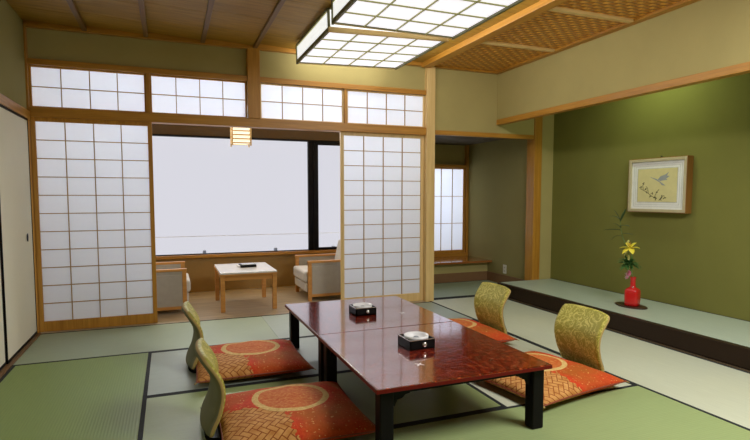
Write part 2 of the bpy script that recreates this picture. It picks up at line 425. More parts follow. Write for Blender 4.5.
for x0, x1, fm, lb in ((-1.083, -.165, 'wood_z', 'transom paper screen above the left tall sliding screen'),
                   (-.135, .742, 'wood_z', 'transom paper screen over the opening, left of the short square post'),
                   (.865, 1.738, 'pale_z', 'transom paper screen just right of the short square post'),  # from here right, frames use the lit copy of the wood
                   (1.768, 2.684, 'pale_z', 'transom paper screen above the right tall sliding screen')):
    shoji('transom_screen', lb, 'transom screen', x0, x1, W+.02, 1.955, 2.312, 4, 2, .016, .014, .012, 'transom shoji over the lintel', fm)

# ------------------------------------------------------------------ ceiling
bm = bmesh.new()
ed = [XL-.13, -.642, -.152, .335, .82, 1.305, 1.79, 2.275, 2.66]
for a, b in zip(ed, ed[1:]):           # boards lapped like clapboard: each bay dips to the right
    n = 16
    for k in range(n):
        y0, y1 = YB + (W+.02-YB)*k/n, YB + (W+.02-YB)*(k+1)/n
        zz = ((a, ZC+.012), (b, ZC-.012))
        g = .0025
        lo = [bm.verts.new((x, y, z)) for (x, z), y in ((zz[0], y0+g), (zz[1], y0+g), (zz[1], y1-g), (zz[0], y1-g))]
        hi = [bm.verts.new((v.co.x, v.co.y, v.co.z+.02)) for v in lo]
        bm.faces.new(lo); bm.faces.new(hi)
        for i in range(4): bm.faces.new((lo[i], lo[(i+1)%4], hi[(i+1)%4], hi[i]))
box(bm, XL-.14, 2.68, YB, W+.08, ZC+.04, ZC+.07)
struct('ceiling', bm, 'ceil', 'brown wooden board ceiling', 'ceiling')
k_ = 14
for x in ed[1:-1]:
    struct('trim_%d' % k_, boxes((x-.019, x+.019, YB, W-.01, ZC-.035, ZC+.0)), 'batten', 'slim dark ceiling batten', 'batten', bevel=.002)
    k_ += 1
struct('trim_21', boxes((2.62, 2.72, YB, W-.04, 2.600, ZC+.03)), 'wood_y', 'wooden beam between board ceiling and woven ceiling', 'beam', bevel=.004)
struct('ceiling_woven', boxes((2.72, 3.634, YB, W+.0, 2.635, 2.66)), 'ajiro', 'orange woven bark ceiling strip', 'ceiling')
for i, y in enumerate((4.275, 3.335, 2.39, 1.44)):
    struct('trim_%d' % (22+i), boxes((2.722, 3.565, y-.022, y+.022, 2.612, 2.637)), 'pale_x', 'pale cross batten on the woven ceiling', 'batten', bevel=.002)
struct('trim_26', boxes((3.565, 3.634, YB, W-.05, 2.613, 2.64)), 'wood_y', 'wooden edge strip where woven ceiling meets the drop wall', 'trim')

# ------------------------------------------------------------------ drop wall, tokonoma
struct('wall_right_drop', boxes((3.634, 3.70, YB, W-.002, 2.09, 2.70)), 'khaki', 'khaki plaster drop wall above the dais', 'wall')
struct('trim_27', boxes((3.626, 3.706, YB, W-.002, 2.032, 2.092)), 'wood_y', 'orange wooden rail under the drop wall', 'rail', bevel=.003)
struct('wall_right', boxes((4.47, 4.56, YB, W, -.05, 2.70)), 'olive', 'olive green plaster wall behind the dais', 'wall')
struct('ceiling_dais', boxes((3.70, 4.47, YB, W, 2.60, 2.66)), 'ceil', 'wooden ceiling over the dais', 'ceiling')
d = thing('display_dais', 'low black-edged dais topped with pale rush matting', 'dais', ((XR+4.47)/2, 1.9, 0)); d['kind'] = 'structure'
hw = (4.47-XR)/2; y0, y1 = YB-1.9, W-.022-1.9
obj('front_board', boxes((-hw, -hw+.05, y0, y1, .012, .155)), 'dais', d, bevel=.004)
obj('kick_strip', boxes((-hw-.008, -hw+.02, y0, y1, -.045, .006)), flat('dull_brown_strip', (.13,.09,.045), .6), d)
obj('core', boxes((-hw+.05, hw-.004, y0, y1, -.04, .14)), 'dais', d)
obj('rush_top', boxes((-hw+.05, hw-.012, y0, y1, .14, .1565)), 'daistop', d)
obj('rear_edging', boxes((hw-.012, hw-.001, y0, y1, .14, .158)), 'edge', d)

# ------------------------------------------------------------------ small alcove
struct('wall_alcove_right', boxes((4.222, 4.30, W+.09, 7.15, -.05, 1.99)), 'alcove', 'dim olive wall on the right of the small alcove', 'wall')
struct('wall_alcove_back', boxes((2.79, 4.222, 6.35, 6.42, -.05, .262), (2.79, 4.222, 6.95, 7.03, 1.65, 1.99), (2.79, 4.222, 6.95, 7.03, .2, .36)), 'khaki', 'khaki wall at the back of the small alcove', 'wall')
struct('wall_partition', boxes((2.72, 2.79, W+.09, 7.15, -.05, 2.5)), 'khaki', 'partition between veranda and alcove', 'wall')
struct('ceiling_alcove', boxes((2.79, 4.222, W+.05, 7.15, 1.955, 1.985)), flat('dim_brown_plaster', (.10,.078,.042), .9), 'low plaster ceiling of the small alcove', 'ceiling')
struct('baseboard_alcove', boxes((2.79, 4.222, 6.338, 6.352, .0, .125), (4.208, 4.222, W+.13, 6.34, 0, .125)), flat('brown_baseboard', (.22,.115,.05), .5), 'brown baseboard in the small alcove', 'baseboard')
struct('trim_28', boxes((4.185, 4.222, 6.88, 6.95, .292, 1.955)), 'wood_z', 'slim wooden post at the alcove window', 'post', bevel=.003)
struct('trim_29', boxes((2.79, 4.185, 6.88, 6.95, 1.61, 1.66)), 'wood_x', 'wooden lintel over the alcove window', 'lintel', bevel=.003)
struct('trim_30', boxes((2.79, 4.222, 6.24, 6.95, .262, .292)), 'glossywood', 'glossy reddish window shelf in the alcove', 'shelf', bevel=.003)
shoji('alcove_screen', 'small white paper screen in the alcove window', 'paper screen', 2.80, 4.183, 6.92, .335, 1.61, 7, 3, .035, .045, .015, None, 'wood_z')
bm = boxes((2.79, 4.185, 6.88, 6.945, .292, .336))
struct('trim_31', bm, 'wood_x', 'wooden sill under the alcove paper screen', 'sill')
t = thing('wall_outlet', 'ivory socket plate low on the right wall of the alcove', 'socket', (4.222, 5.93, .205))
obj('plate', boxes((-.008, 0, -.036, .036, -.06, .06)), 'plastic', t, bevel=.003)
for dz in (-.025, .025):
    obj('socket', boxes((-.0095, -.007, -.012, -.007, dz-.008, dz+.008), (-.0095, -.007, .007, .012, dz-.008, dz+.008)), 'dark', t)
t = thing('downlight', 'tiny black spotlight in the low alcove ceiling', 'spotlight', (3.02, 5.62, 1.955))
bm = bmesh.new(); lathe(bm, [(0,-.03),(.016,-.03),(.02,-.002),(.02,0),(0,0)], 20); obj('housing', bm, 'dark', t)
bm = bmesh.new(); lathe(bm, [(0,-.033),(.008,-.033),(.010,-.030),(0,-.0295)], 16); obj('lens', bm, 'silver', t)

# ------------------------------------------------------------------ veranda
YW = 6.85
struct('floor_veranda', boxes((-1.3, 2.72, 5.39, YW, -.06, 0)), 'planks', 'pale plank floor of the veranda', 'floor')
struct('wall_veranda', boxes((-1.3, 2.72, YW, YW+.1, -.05, .43)), 'brownwall', 'brown wall under the veranda window', 'wall')
struct('trim_32', boxes((-1.3, 2.72, YW-.05, YW+.1, .43, .465)), 'wood_x', 'wooden window sill of the veranda', 'sill', bevel=.003)
struct('wall_veranda_top', boxes((-1.3, 2.72, YW, YW+.1, 1.93, 2.5)), 'darkbrown', 'dark brown header above the veranda window', 'wall')
struct('trim_33', boxes((-1.3, 2.72, YW-.012, YW+.01, 1.918, 1.935)), 'blackframe', 'thin pale strip at the top of the window', 'trim')
struct('wall_veranda_left', boxes((-1.36, -1.3, W+.08, YW+.1, -.05, 2.5)), 'khaki', 'left end wall of the veranda', 'wall')
struct('ceiling_veranda', boxes((-1.36, 2.79, W+.08, YW+.1, 2.40, 2.46)), 'ceil', 'veranda ceiling', 'ceiling')
w1 = bpy.data.objects.new('window_1', None); C.objects.link(w1); w1['kind'] = 'structure'; w1['label'] = 'wide black-framed window of the veranda, left pane'; w1['category'] = 'window'
obj('frame', boxes((1.745, 1.81, YW+.02, YW+.07, .465, 1.93), (-1.3, -1.25, YW+.02, YW+.07, .465, 1.93), (-1.25, 1.745, YW+.025, YW+.065, 1.915, 1.93), (-1.25, 1.745, YW+.025, YW+.065, .465, .475)), 'blackframe', w1)
obj('pane', boxes((-1.25, 1.745, YW+.043, YW+.047, .475, 1.915)), 'glass', w1)
w2 = bpy.data.objects.new('window_2', None); C.objects.link(w2); w2['kind'] = 'structure'; w2['label'] = 'black-framed window of the veranda, right pane'; w2['category'] = 'window'
obj('frame', boxes((1.81, 1.875, YW+.0, YW+.05, .465, 1.93), (2.67, 2.72, YW+.0, YW+.05, .465, 1.93), (1.875, 2.67, YW+.005, YW+.045, 1.875, 1.93), (1.875, 2.67, YW+.005, YW+.045, .465, .50)), 'blackframe', w2)
obj('pane', boxes((1.875, 2.67, YW+.023, YW+.027, .50, 1.875)), 'glass', w2)
# outside: snowy balcony with a pale rail
struct('trim_34', boxes((-3, 5, YW+.1, 8.3, .10, .20)), 'snow', 'snowy balcony ledge outside', 'ledge')
r = thing('balcony_railing', 'faint pale railing outside the veranda window', 'railing', (1, 8.1, .20))
obj('top_rail', boxes((-4, 4, -.006, .006, .40, .409)), 'rail', r)
obj('glass_panel', boxes((-4, 4, -.003, .003, .11, .40)), 'glass', r)
for x in (-1.9, -.525, .525, 1.46, 2.5):
    p = obj('post', boxes((x-.006, x+.006, -.006, .006, 0, .20)), 'rail', r)
    q = obj('clamp', boxes((x-.022, x+.022, -.03, .03, .10, .19)), 'clamp', p); q['label'] = 'blue-grey clamp'

# veranda table
t = thing('side_table', 'small honey-wood table on the veranda with a pale top', 'table', (.76, 5.875, 0))
obj('table_top', boxes((-.29, .29, -.375, .375, .392, .412)), flat('pale_laminate', (.72,.70,.66), .18), t, bevel=.004)  # window reflection put into the laminate's pale base colour
obj('top_edge', boxes((-.293, .293, -.378, .378, .380, .395)), 'furn', t)
obj('apron', boxes((-.25, .25, -.34, -.32, .325, .382), (-.25, .25, .32, .34, .325, .382), (-.27, -.25, -.32, .32, .325, .382), (.25, .27, -.32, .32, .325, .382)), 'furn', t)
for sx in (-1, 1):
    for sy in (-1, 1):
        obj('leg', boxes((sx*.265-.022, sx*.265+.022, sy*.335-.022, sy*.335+.022, 0, .382)), M['wood_z'] if False else 'furn', t, bevel=.003)
t = thing('ashtray_box', 'black square ashtray on the veranda table', 'ashtray', (.80, 5.92, .412), .05)
obj('box', boxes((-.085, .085, -.075, .075, 0, .028)), 'black', t, bevel=.003)
obj('tray', boxes((-.07, .07, -.06, .06, .028, .034)), 'silver', t)
obj('paper_sleeve', boxes((-.11, -.088, -.06, .06, 0, .022)), 'white', t)

# armchairs (built facing +x)
def armchair(label, loc, rz):
    t = thing('armchair', label, 'armchair', loc, rz, 'taupe armchairs on the veranda')
    hw, dp = .33, .60
    for s in (-1, 1):
        y0_, y1_ = sorted((s*hw, s*(hw-.035)))
        a = obj('arm_panel', boxes((-dp+.04, -.035, y0_, y1_, .075, .40)), 'upholst', t, bevel=.006)
        obj('arm_rail', boxes((-dp, .01, y0_-.008, y1_+.008, .435, .460)), 'furn', t, bevel=.004)
        obj('lower_rail', boxes((-dp+.03, -.03, y0_, y1_, .045, .078)), 'furn', t, bevel=.002)
        obj('upper_rail', boxes((-dp+.03, -.03, y0_+.004, y1_-.004, .40, .437)), 'upholst', t)
        obj('leg', boxes((-.035, .005, y0_-.003, y1_+.003, 0, .436)), 'furn', t, bevel=.003)
        obj('leg', boxes((-dp, -dp+.04, y0_-.003, y1_+.003, 0, .436)), 'furn', t, bevel=.003)
    obj('seat_base', boxes((-dp+.06, .025, -hw+.04, hw-.04, .10, .20)), 'seatcloth', t, bevel=.015, seg=3)
    obj('seat_cushion', boxes((-dp+.10, .045, -hw+.042, hw-.042, .205, .335)), 'seatcloth', t, bevel=.03, seg=4)
    bm = boxes((-.06, .06, -hw+.045, hw-.045, 0, .46)); bm.transform(Matrix.Translation((-dp+.10, 0, .19)) @ Matrix.Rotation(-.22, 4, 'Y'))
    obj('backrest', bm, 'seatcloth', t, bevel=.03, seg=4)
    return t
armchair('taupe armchair with wooden arm rails, left on the veranda, half behind the screen', (.145, 5.96, 0), 0)
armchair('taupe armchair with pale seat cushions, right of the small veranda table', (1.46, 6.10, 0), PI)

# lantern
t = thing('hanging_lantern', 'small lit square lantern of wooden slats hanging on the veranda', 'lantern', (.762, 6.0, 0), -.03)
a = .098
obj('paper_shade', boxes((-a+.012, a-.012, -a+.012, a-.012, 1.775, 2.02)), 'lantern', t)
for sx in (-1, 1):
    for sy in (-1, 1): obj('post', boxes((sx*a-.007, sx*a+.007, sy*a-.007, sy*a+.007, 1.745, 2.05)), 'pale_z', t)
bm = bmesh.new()
for i in range(7):
    z = 1.775+i*.043
    for s in (-1, 1):
        box(bm, -a, a, s*a-.004, s*a+.004, z-.006, z+.006); box(bm, s*a-.004, s*a+.004, -a, a, z-.006, z+.006)
obj('slats', bm, 'pale_x', t)
obj('lid', boxes((-a, a, -a, a, 2.04, 2.055)), 'pale_x', t)
bm = bmesh.new(); tube(bm, [(0,0,2.055),(0,0,2.40)], .004); obj('cord', bm, 'dark', t)

# ------------------------------------------------------------------ ceiling lamp
def lampbox(label, y0, y1, roll, dz=0):
    x0, x1 = 1.165, 2.205
    cx, cy = (x0+x1)/2, (y0+y1)/2; w, h = (x1-x0)/2, (y1-y0)/2
    t = thing('ceiling_lamp', label, 'lamp', (cx, cy, 2.475+dz), 0, 'white grid lamps on the ceiling')
    t.rotation_euler = (0, roll, 0)
    H = ZC-2.475-.02
    obj('bottom_diffuser', boxes((-w+.012, w-.012, -h+.012, h-.012, .006, .010)), 'lamp', t)
    bm = boxes((-w+.010, -w+.014, -h+.012, h-.012, .02, H-.012), (w-.014, w-.010, -h+.012, h-.012, .02, H-.012),
               (-w+.012, w-.012, -h+.010, -h+.014, .02, H-.012), (-w+.012, w-.012, h-.014, h-.010, .02, H-.012))
    obj('side_diffuser', bm, 'lampside', t)
    f = .018
    obj('frame', boxes((-w, -w+f, -h, h, -.012, .022), (w-f, w, -h, h, -.012, .022),
                      (-w+f, w-f, h-f, h, -.004, .022),
                      (-w, -w+f, -h, h, H-.014, H), (w-f, w, -h, h, H-.014, H), (-w, w, -h, -h+f, H-.014, H), (-w, w, h-f, h, H-.014, H),
                      (-w, -w+f, -h, -h+f, 0, H), (w-f, w, -h, -h+f, 0, H), (-w, -w+f, h-f, h, 0, H), (w-f, w, h-f, h, 0, H)), 'lampframe', t, bevel=.001, seg=1)
    o = obj('front_rail', boxes((-w, w, -h-.004, -h+.018, -.016, .022)), 'pale_x', t, bevel=.002); o['label'] = 'pale wooden end rail'
    o = obj('far_rail', boxes((-w+f, w-f, h-.016, h+.002, -.006, .020)), 'pale_x', t)
    bm = bmesh.new()
    for i in range(1, 4):
        x = -w+2*w*i/4; box(bm, x-.0045, x+.0045, -h+f, h-f, -.004, .007)
        y = -h+2*h*i/4; box(bm, -w+f, w-f, y-.0045, y+.0045, -.003, .007)
    obj('lattice', bm, 'lamplat', t)
    for s in (-1, 1):
        obj('side_bar', boxes((min(s*w, s*(w-.012)), max(s*w, s*(w-.012)), -h, h, H*.86, H*.89)), 'lamplat', t)
    obj('back_plate', boxes((-w+.02, w-.02, -h+.02, h-.02, H, ZC-2.475-.014)), 'ceil', t)
    return t
lampbox('white paper grid ceiling lamp, farther one near the screen wall', 3.94, 5.02, -.034, .004)
lampbox('white paper grid ceiling lamp, nearer one cut by the top edge', 2.84, 3.86, 0, .01)

# ------------------------------------------------------------------ low dining tables (two end to end)
def low_table(label, loc):
    t = thing('low_table', label, 'table', loc, 0, 'red lacquer low tables')
    w, h = .481, .494
    obj('table_top', boxes((-w, w, -h, h, .319, .34)), ['lacquer'], t, bevel=.004)
    obj('edge_band', boxes((-w-.0015, w+.0015, -h-.0003, h+.0003, .317, .3365)), 'lacqueredge', t, bevel=.002)
    obj('under_frame', boxes((-w+.07, w-.07, -h+.05, -h+.08, .288, .319), (-w+.07, w-.07, h-.08, h-.05, .288, .319),
                             (-w+.05, -w+.08, -h+.08, h-.08, .285, .309), (w-.08, w-.05, -h+.08, h-.08, .285, .309)), 'black', t)
    for sx in (-1, 1):
        for sy in (-1, 1):
            x, y = sx*(w-.060), sy*(h-.060)
            L = obj('leg', boxes((x-.034, x+.034, y-.034, y+.034, 0, .319)), 'black', t, bevel=.006, seg=2)
            bm = bmesh.new()             # scalloped corner bracket, both ways along the frame
            prof = [(0,0),(.13,0),(.125,-.018),(.10,-.022),(.092,-.034),(.07,-.038),(.055,-.052),(.03,-.058),(.018,-.085),(0,-.09)]
            for ax in (0, 1):
                vs = []
                for off in (-.012, .012):
                    ring = []
                    for p, z in prof:
                        if ax == 0: c = (x - sx*(.030+p), y+off, .318+z)
                        else: c = (x+off, y - sy*(.030+p), .318+z)
                        ring.append(bm.verts.new(c))
                    vs.append(ring)
                bm.faces.new(vs[0]); bm.faces.new(vs[1][::-1])
                for i in range(len(prof)):
                    j = (i+1) % len(prof); bm.faces.new((vs[0][i], vs[0][j], vs[1][j], vs[1][i]))
            obj('bracket', bm, 'black', L)
    return t
def inlay(parent, x, y):
    bm = bmesh.new()
    for k in range(4):
        a = k*PI/2+PI/4; ux, uy = math.cos(a), math.sin(a)
        vs = [(0,0),(ux*.010-uy*.006, uy*.010+ux*.006),(ux*.030, uy*.030),(ux*.010+uy*.006, uy*.010-ux*.006)]
        lo = [bm.verts.new((x+p, y+q, .3398)) for p, q in vs]; hi = [bm.verts.new((x+p, y+q, .3406)) for p, q in vs]
        bm.faces.new(lo[::-1]); bm.faces.new(hi)
        for i in range(4): bm.faces.new((lo[i], lo[(i+1)%4], hi[(i+1)%4], hi[i]))
    o = obj('inlay', bm, 'white', parent); o['label'] = 'small silver crest inlay'
ta = low_table('low red-brown lacquer table, nearer half of the joined pair', (1.32, 2.605, .001))
tb = low_table('low red-brown lacquer table, farther half toward the veranda', (1.32, 3.598, .001))
inlay(ta, 1.17-1.32, 2.36-2.605); inlay(tb, 1.58-1.32, 3.465-3.598)

def ashtray(label, loc, rz):
    t = thing('ashtray_box', label, 'ashtray', loc, rz, 'black ashtray boxes on the low tables')
    a = .079
    obj('box', boxes((-a, a, -a, a, 0, .012), (-a, a, -a, -a+.012, 0, .056), (-a, a, a-.012, a, 0, .056), (-a, -a+.012, -a, a, 0, .056), (a-.012, a, -a, a, 0, .056)), 'black', t, bevel=.002)
    bm = bmesh.new()
    lathe(bm, [(0,.045),(.052,.045),(.058,.054),(.066,.066),(.071,.066),(.070,.050),(.060,.020),(.052,.012),(0,.012)], 40)
    o = obj('bowl', bm, 'white', t, smooth=True); o['label'] = 'white round ashtray bowl'
    bm = bmesh.new(); lathe(bm, [(0,.056),(.012,.056),(.020,.047),(.022,.045),(0,.0445)], 20); obj('stub', bm, 'ink', t, smooth=True)
    bm = bmesh.new(); lathe(bm, [(0,.0),(.013,.0),(.015,.006),(.009,.012),(0,.013)], 20)
    bm.transform(Matrix.Translation((.01,-a,.028)) @ Matrix.Rotation(PI/2, 4, 'X'))
    o = obj('knob', bm, 'silver', t, smooth=True); o['label'] = 'round silver knob'
    bm = bmesh.new()
    pts = [(math.cos(i*PI/10*2)*(-0), 0) for i in range(2)]
    box(bm, -a+.001, a-.001, -a-.0008, -a+.002, .053, .0568); box(bm, -a-.0008, -a+.002, -a+.001, a-.001, .053, .0568)
    obj('rim_line', bm, 'silver', t)
    return t
ashtray('black square ashtray box with white bowl, nearer one on the low tables', (1.30, 2.665, .3412), .03)
ashtray('black square ashtray box with white bowl, farther one on the low tables', (1.30, 3.56, .3412), 0)

# ------------------------------------------------------------------ legless chairs and cushions
def backrest_geo(T=.048, HW=.215, nu=26, nv=30, front=True):
    pass
def prof(v):
    """forward offset (x) and height (z) of the front face along the back, v 0..1 bottom to top"""
    pts = [(-.055,.035),(-.045,.07),(-.018,.13),(.0,.20),(.004,.255),(-.006,.31),(-.030,.36),(-.060,.41),(-.082,.446)]
    f = v*(len(pts)-1); i = min(int(f), len(pts)-2); t = f-i
    p0, p1, p2, p3 = pts[max(i-1,0)], pts[i], pts[i+1], pts[min(i+2,len(pts)-1)]
    def cr(a, b, c, d): return .5*((2*b)+(-a+c)*t+(2*a-5*b+4*c-d)*t*t+(-a+3*b-3*c+d)*t**3)
    return cr(p0[0],p1[0],p2[0],p3[0]), cr(p0[1],p1[1],p2[1],p3[1])
def make_chair():
    """faces +x, origin on the floor under the front of the back"""
    t = bpy.data.objects.new('legless_chair', None); C.objects.link(t); t['category'] = 'chair'; t['group'] = 'legless floor chairs round the low tables'
    bm = bmesh.new(); T = .040; nu, nv = 30, 30
    F, B = [], []
    for j in range(nv+1):
        v = j/nv; x, z = prof(v); x2, z2 = prof(min(1, v+.01)); x1, z1 = prof(max(0, v-.01))
        tx, tz = x2-x1, z2-z1; L = math.hypot(tx, tz); nx, nz = tz/L, -tx/L
        rf, rb = [], []
        for i in range(nu+1):
            u = -1+2*i/nu
            hw = .215*(1-.10*(1-v)**2) - .022*max(0, (v-.86)/.14)**2.2
            y = u*hw
            e = (1-abs(u)**14)**.5 * (1-(abs(2*v-1))**26)**.5
            zz = z - .010*max(0, v-.7)/.3*abs(u)**4
            xc = x + .022*u*u               # dished across
            th = T*(.35+.65*e)
            rf.append(bm.verts.new((xc - (T-th)*.5*nx, y, zz - (T-th)*.5*nz)))
            rb.append(bm.verts.new((xc - (T+th)*.5*nx, y, zz - (T+th)*.5*nz)))
        F.append(rf); B.append(rb)
    for j in range(nv):
        for i in range(nu):
            bm.faces.new((F[j][i], F[j][i+1], F[j+1][i+1], F[j+1][i])).material_index = 0
            bm.faces.new((B[j][i+1], B[j][i], B[j+1][i], B[j+1][i+1])).material_index = 2
    for j in range(nv):
        bm.faces.new((F[j][0], F[j+1][0], B[j+1][0], B[j][0])).material_index = 1
        bm.faces.new((F[j+1][nu], F[j][nu], B[j][nu], B[j+1][nu])).material_index = 1
    for i in range(nu):
        bm.faces.new((F[nv][i], F[nv][i+1], B[nv][i+1], B[nv][i])).material_index = 1
        bm.faces.new((F[0][i+1], F[0][i], B[0][i], B[0][i+1])).material_index = 1
    obj('backrest', bm, ['damask', 'gusset', 'backcloth'], t, smooth=True)
    bm = bmesh.new()                     # bent plywood foot: seat board sweeping up into the back
    path = [(.42,.012),(.30,.012),(.10,.012),(-.02,.013),(-.050,.018),(-.072,.032),(-.080,.05)]
    rings = []
    for p, z in path:
        rings.append([bm.verts.new(c) for c in ((p, -.17, z-.011), (p, .17, z-.011), (p-.001, .17, z+.009), (p-.001, -.17, z+.009))])
    for r_, s_ in zip(rings, rings[1:]):
        for k in range(4): bm.faces.new((r_[k], r_[(k+1)%4], s_[(k+1)%4], s_[k]))
    bm.faces.new(rings[0]); bm.faces.new(rings[-1][::-1])
    o = obj('seat_board', bm, 'black', t); o['label'] = 'black bentwood seat board'
    return t
def make_cushion():
    t = bpy.data.objects.new('floor_cushion', None); C.objects.link(t); t['category'] = 'cushion'; t['group'] = 'red brocade floor cushions'
    bm = bmesh.new(); n = 44; a, b = .370, .365
    top, bot = [], []
    for j in range(n+1):
        r1, r2 = [], []
        for i in range(n+1):
            u, v = -1+2*i/n, -1+2*j/n
            x = a*u*(1-.045*(1-v*v)); y = b*v*(1-.045*(1-u*u))
            e = max(0, (1-abs(u)**3))**.55*max(0, (1-abs(v)**3))**.55
            wr = .004*math.sin(9*u+4*v)*math.sin(7*v-3*u)*e
            r1.append(bm.verts.new((x, y, .034+.072*e+wr)))
            r2.append(r1[-1] if i in (0, n) or j in (0, n) else bm.verts.new((x, y, max(.0, .034-.042*e**.6))))
        top.append(r1); bot.append(r2)
    for j in range(n):
        for i in range(n):
            bm.faces.new((top[j][i], top[j][i+1], top[j+1][i+1], top[j+1][i]))
            f = (bot[j][i+1], bot[j][i], bot[j+1][i], bot[j+1][i+1])
            if len(set(f)) == 4: bm.faces.new(f)
    o = obj('cover', bm, 'brocade', t, smooth=True)
    bm = bmesh.new()
    loop = []
    for s in range(4):
        for i in range(n):
            u = -1+2*i/n
            u_, v_ = ((u,-1),(1,u),(-u,1),(-1,-u))[s]
            loop.append((a*u_*(1-.045*(1-v_*v_)), b*v_*(1-.045*(1-u_*u_)), .034))
    tube(bm, loop+[loop[0]], .004, 6)
    obj('seam_piping', bm, flat('dark_red_piping', (.25,.05,.02), .6), t, smooth=True)
    for sx in (-1, 1):
        for sy in (-1, 1):
            bm = bmesh.new(); bmesh.ops.create_icosphere(bm, subdivisions=1, radius=.006, matrix=Matrix.Translation((sx*(a-.002), sy*(b-.002), .032)))
            for k in range(5):
                d = (k-2)*.12; ang = math.atan2(sy, sx)+d
                tube(bm, [(sx*(a-.006), sy*(b-.006), .034), (sx*a+math.cos(ang)*.016, sy*b+math.sin(ang)*.016, .028)], .002, 5)
            obj('corner_tassel', bm, 'gusset', t)
    return t
ch = make_chair(); cu = make_cushion()
# (chair x, chair y, facing, cushion x, cushion y, cushion turn)
spots = [((.213, 2.76, 0), (.565, 2.67, 0), 'near left'), ((.175, 3.84, 0), (.50, 3.69, 0), 'far left'),
         ((2.555, 2.76, PI), (2.18, 2.68, .17), 'near right'), ((2.53, 3.78, PI), (2.19, 3.78, 0), 'far right')]
cl = ['legless floor chair, nearer one on the left of the low tables',
      'legless floor chair on the left, farther one toward the veranda',
      'legless floor chair with green gold back, nearer one on the dais side',
      'legless floor chair with green gold back, farther one toward the alcove']
zl = ['red gold brocade floor cushion at the bottom left, nearer of the left pair',
      'red gold brocade floor cushion, farther of the left pair',
      'bright red brocade floor cushion poking out past the near right table leg',
      'red brocade floor cushion mostly hidden behind the farther table on the right']
for i, (c, z, _) in enumerate(spots):
    if i == 0:
        ch.location = (c[0], c[1], .0); ch.rotation_euler = (0,0,c[2]); ch['label'] = cl[0]
        cu.location = (z[0], z[1], .022); cu.rotation_euler = (0,0,z[2]); cu['label'] = zl[0]
    else:
        dup(ch, (c[0], c[1], 0), cl[i], c[2]); dup(cu, (z[0], z[1], .022), zl[i], z[2])

# ------------------------------------------------------------------ dais: board, vase, flowers, picture
t = thing('display_board', 'dark round-edged board under the red vase', 'board', (4.045, 3.68, .157))
bm = bmesh.new(); lathe(bm, [(0,0),(.160,0),(.166,.004),(.164,.010),(.156,.012),(0,.012)], 48); bm.transform(Matrix.Scale(.62, 4, (1,0,0)))
obj('board', bm, 'board', t)
t.rotation_euler = (0,0,.0)
VX, VY, VZ = 4.04, 3.66, .169
t = thing('flower_vase', 'glossy red bottle vase on the dark board', 'vase', (VX, VY, VZ), .4)
bm = bmesh.new()
n = 40; rings = []
pr = [(.0,.0,1),(.062,.0,4),(.072,.006,4),(.074,.03,4),(.074,.12,4),(.071,.135,3.5),(.058,.148,3),(.040,.155,2.4),(.031,.163,2),(.028,.18,2),(.028,.23,2),(.033,.238,2),(.033,.245,2),(.026,.246,2),(.022,.23,2),(.0,.20,2)]
for r0, z0, pw in pr:
    if r0 == 0: rings.append([bm.verts.new((0,0,z0))]); continue
    ring = []
    for i in range(n):
        a = 2*PI*i/n; c_, s_ = math.cos(a), math.sin(a)
        k = (abs(c_)**pw+abs(s_)**pw)**(-1/pw)
        ring.append(bm.verts.new((r0*k*c_*.84, r0*k*s_*.84, z0*1.1)))
    rings.append(ring)
for A, B in zip(rings, rings[1:]):
    for i in range(n):
        j = (i+1) % n
        if len(A) == 1: bm.faces.new((A[0], B[j], B[i]))
        elif len(B) == 1: bm.faces.new((A[i], A[j], B[0]))
        else: bm.faces.new((A[i], A[j], B[j], B[i]))
obj('body', bm, 'redvase', t, smooth=True)
bm = bmesh.new()
bmesh.ops.create_uvsphere(bm, u_segments=16, v_segments=10, radius=.008); bm.transform(Matrix.Translation((-.03,-.012,.176)))
o = obj('stud', bm, 'silver', t, smooth=True); o['label'] = 'small pale stud on the shoulder'

def leaf(bm, base, direc, length, width, droop=.3, n=7):
    base, d = Vector(base), Vector(direc).normalized()
    side = d.cross(Vector((0,0,1)))
    if side.length < .01: side = Vector((0,1,0))
    side.normalize(); up = side.cross(d)
    L, R, Cc = [], [], []
    for i in range(n+1):
        f = i/n; p = base + d*length*f + Vector((0,0,-1))*droop*length*f*f
        w = width*math.sin(PI*min(1, f*.92+.08))**.8*.5
        L.append(bm.verts.new(p-side*w+up*w*.25)); R.append(bm.verts.new(p+side*w+up*w*.25)); Cc.append(bm.verts.new(p))
    for i in range(n):
        bm.faces.new((L[i], Cc[i], Cc[i+1], L[i+1])); bm.faces.new((Cc[i], R[i], R[i+1], Cc[i+1]))
def solid(o, th=.0016):
    md = o.modifiers.new('thickness', 'SOLIDIFY'); md.thickness = th; md.offset = 0
    return o
# screen-parallel-ish axes at the vase: +y is to the left and away, so the spray leans toward +y
def P3(dy, z, dx=0): return (dx, dy, z)
t = thing('lily_stem', 'yellow lily on a tall leafy stem leaning left in the red vase', 'flower', (VX, VY, VZ))
bm = bmesh.new(); sp = [P3(0,.19), P3(.01,.30), P3(.05,.44), P3(.10,.55,.01), P3(.14,.64,.0), P3(.165,.73), P3(.175,.80)]
tube(bm, sp, [.005,.005,.005,.005,.004,.0035,.003], 8); obj('stem', bm, 'stem', t, smooth=True)
for base, dr, L, w, dp in (((0,.175,.80),(-.4,.25,.9),.12,.014,.15),((0,.175,.80),(-.3,.75,.75),.13,.016,.5),((0,.172,.785),(-.2,-.55,.8),.16,.014,.1),
        ((0,.167,.74),(-.2,-.9,.25),.13,.020,.25),((0,.157,.70),(-.3,.95,.1),.16,.022,.15),((0,.148,.67),(-.2,-.95,.05),.15,.014,.05),
        ((0,.14,.64),(-.4,.75,.45),.11,.014,.8),((0,.162,.72),(-.4,.4,.7),.10,.018,.4)):
    bm = bmesh.new(); leaf(bm, base, dr, L*1.1, w*1.7, dp); solid(obj('leaf', bm, 'leaf', t, smooth=True))
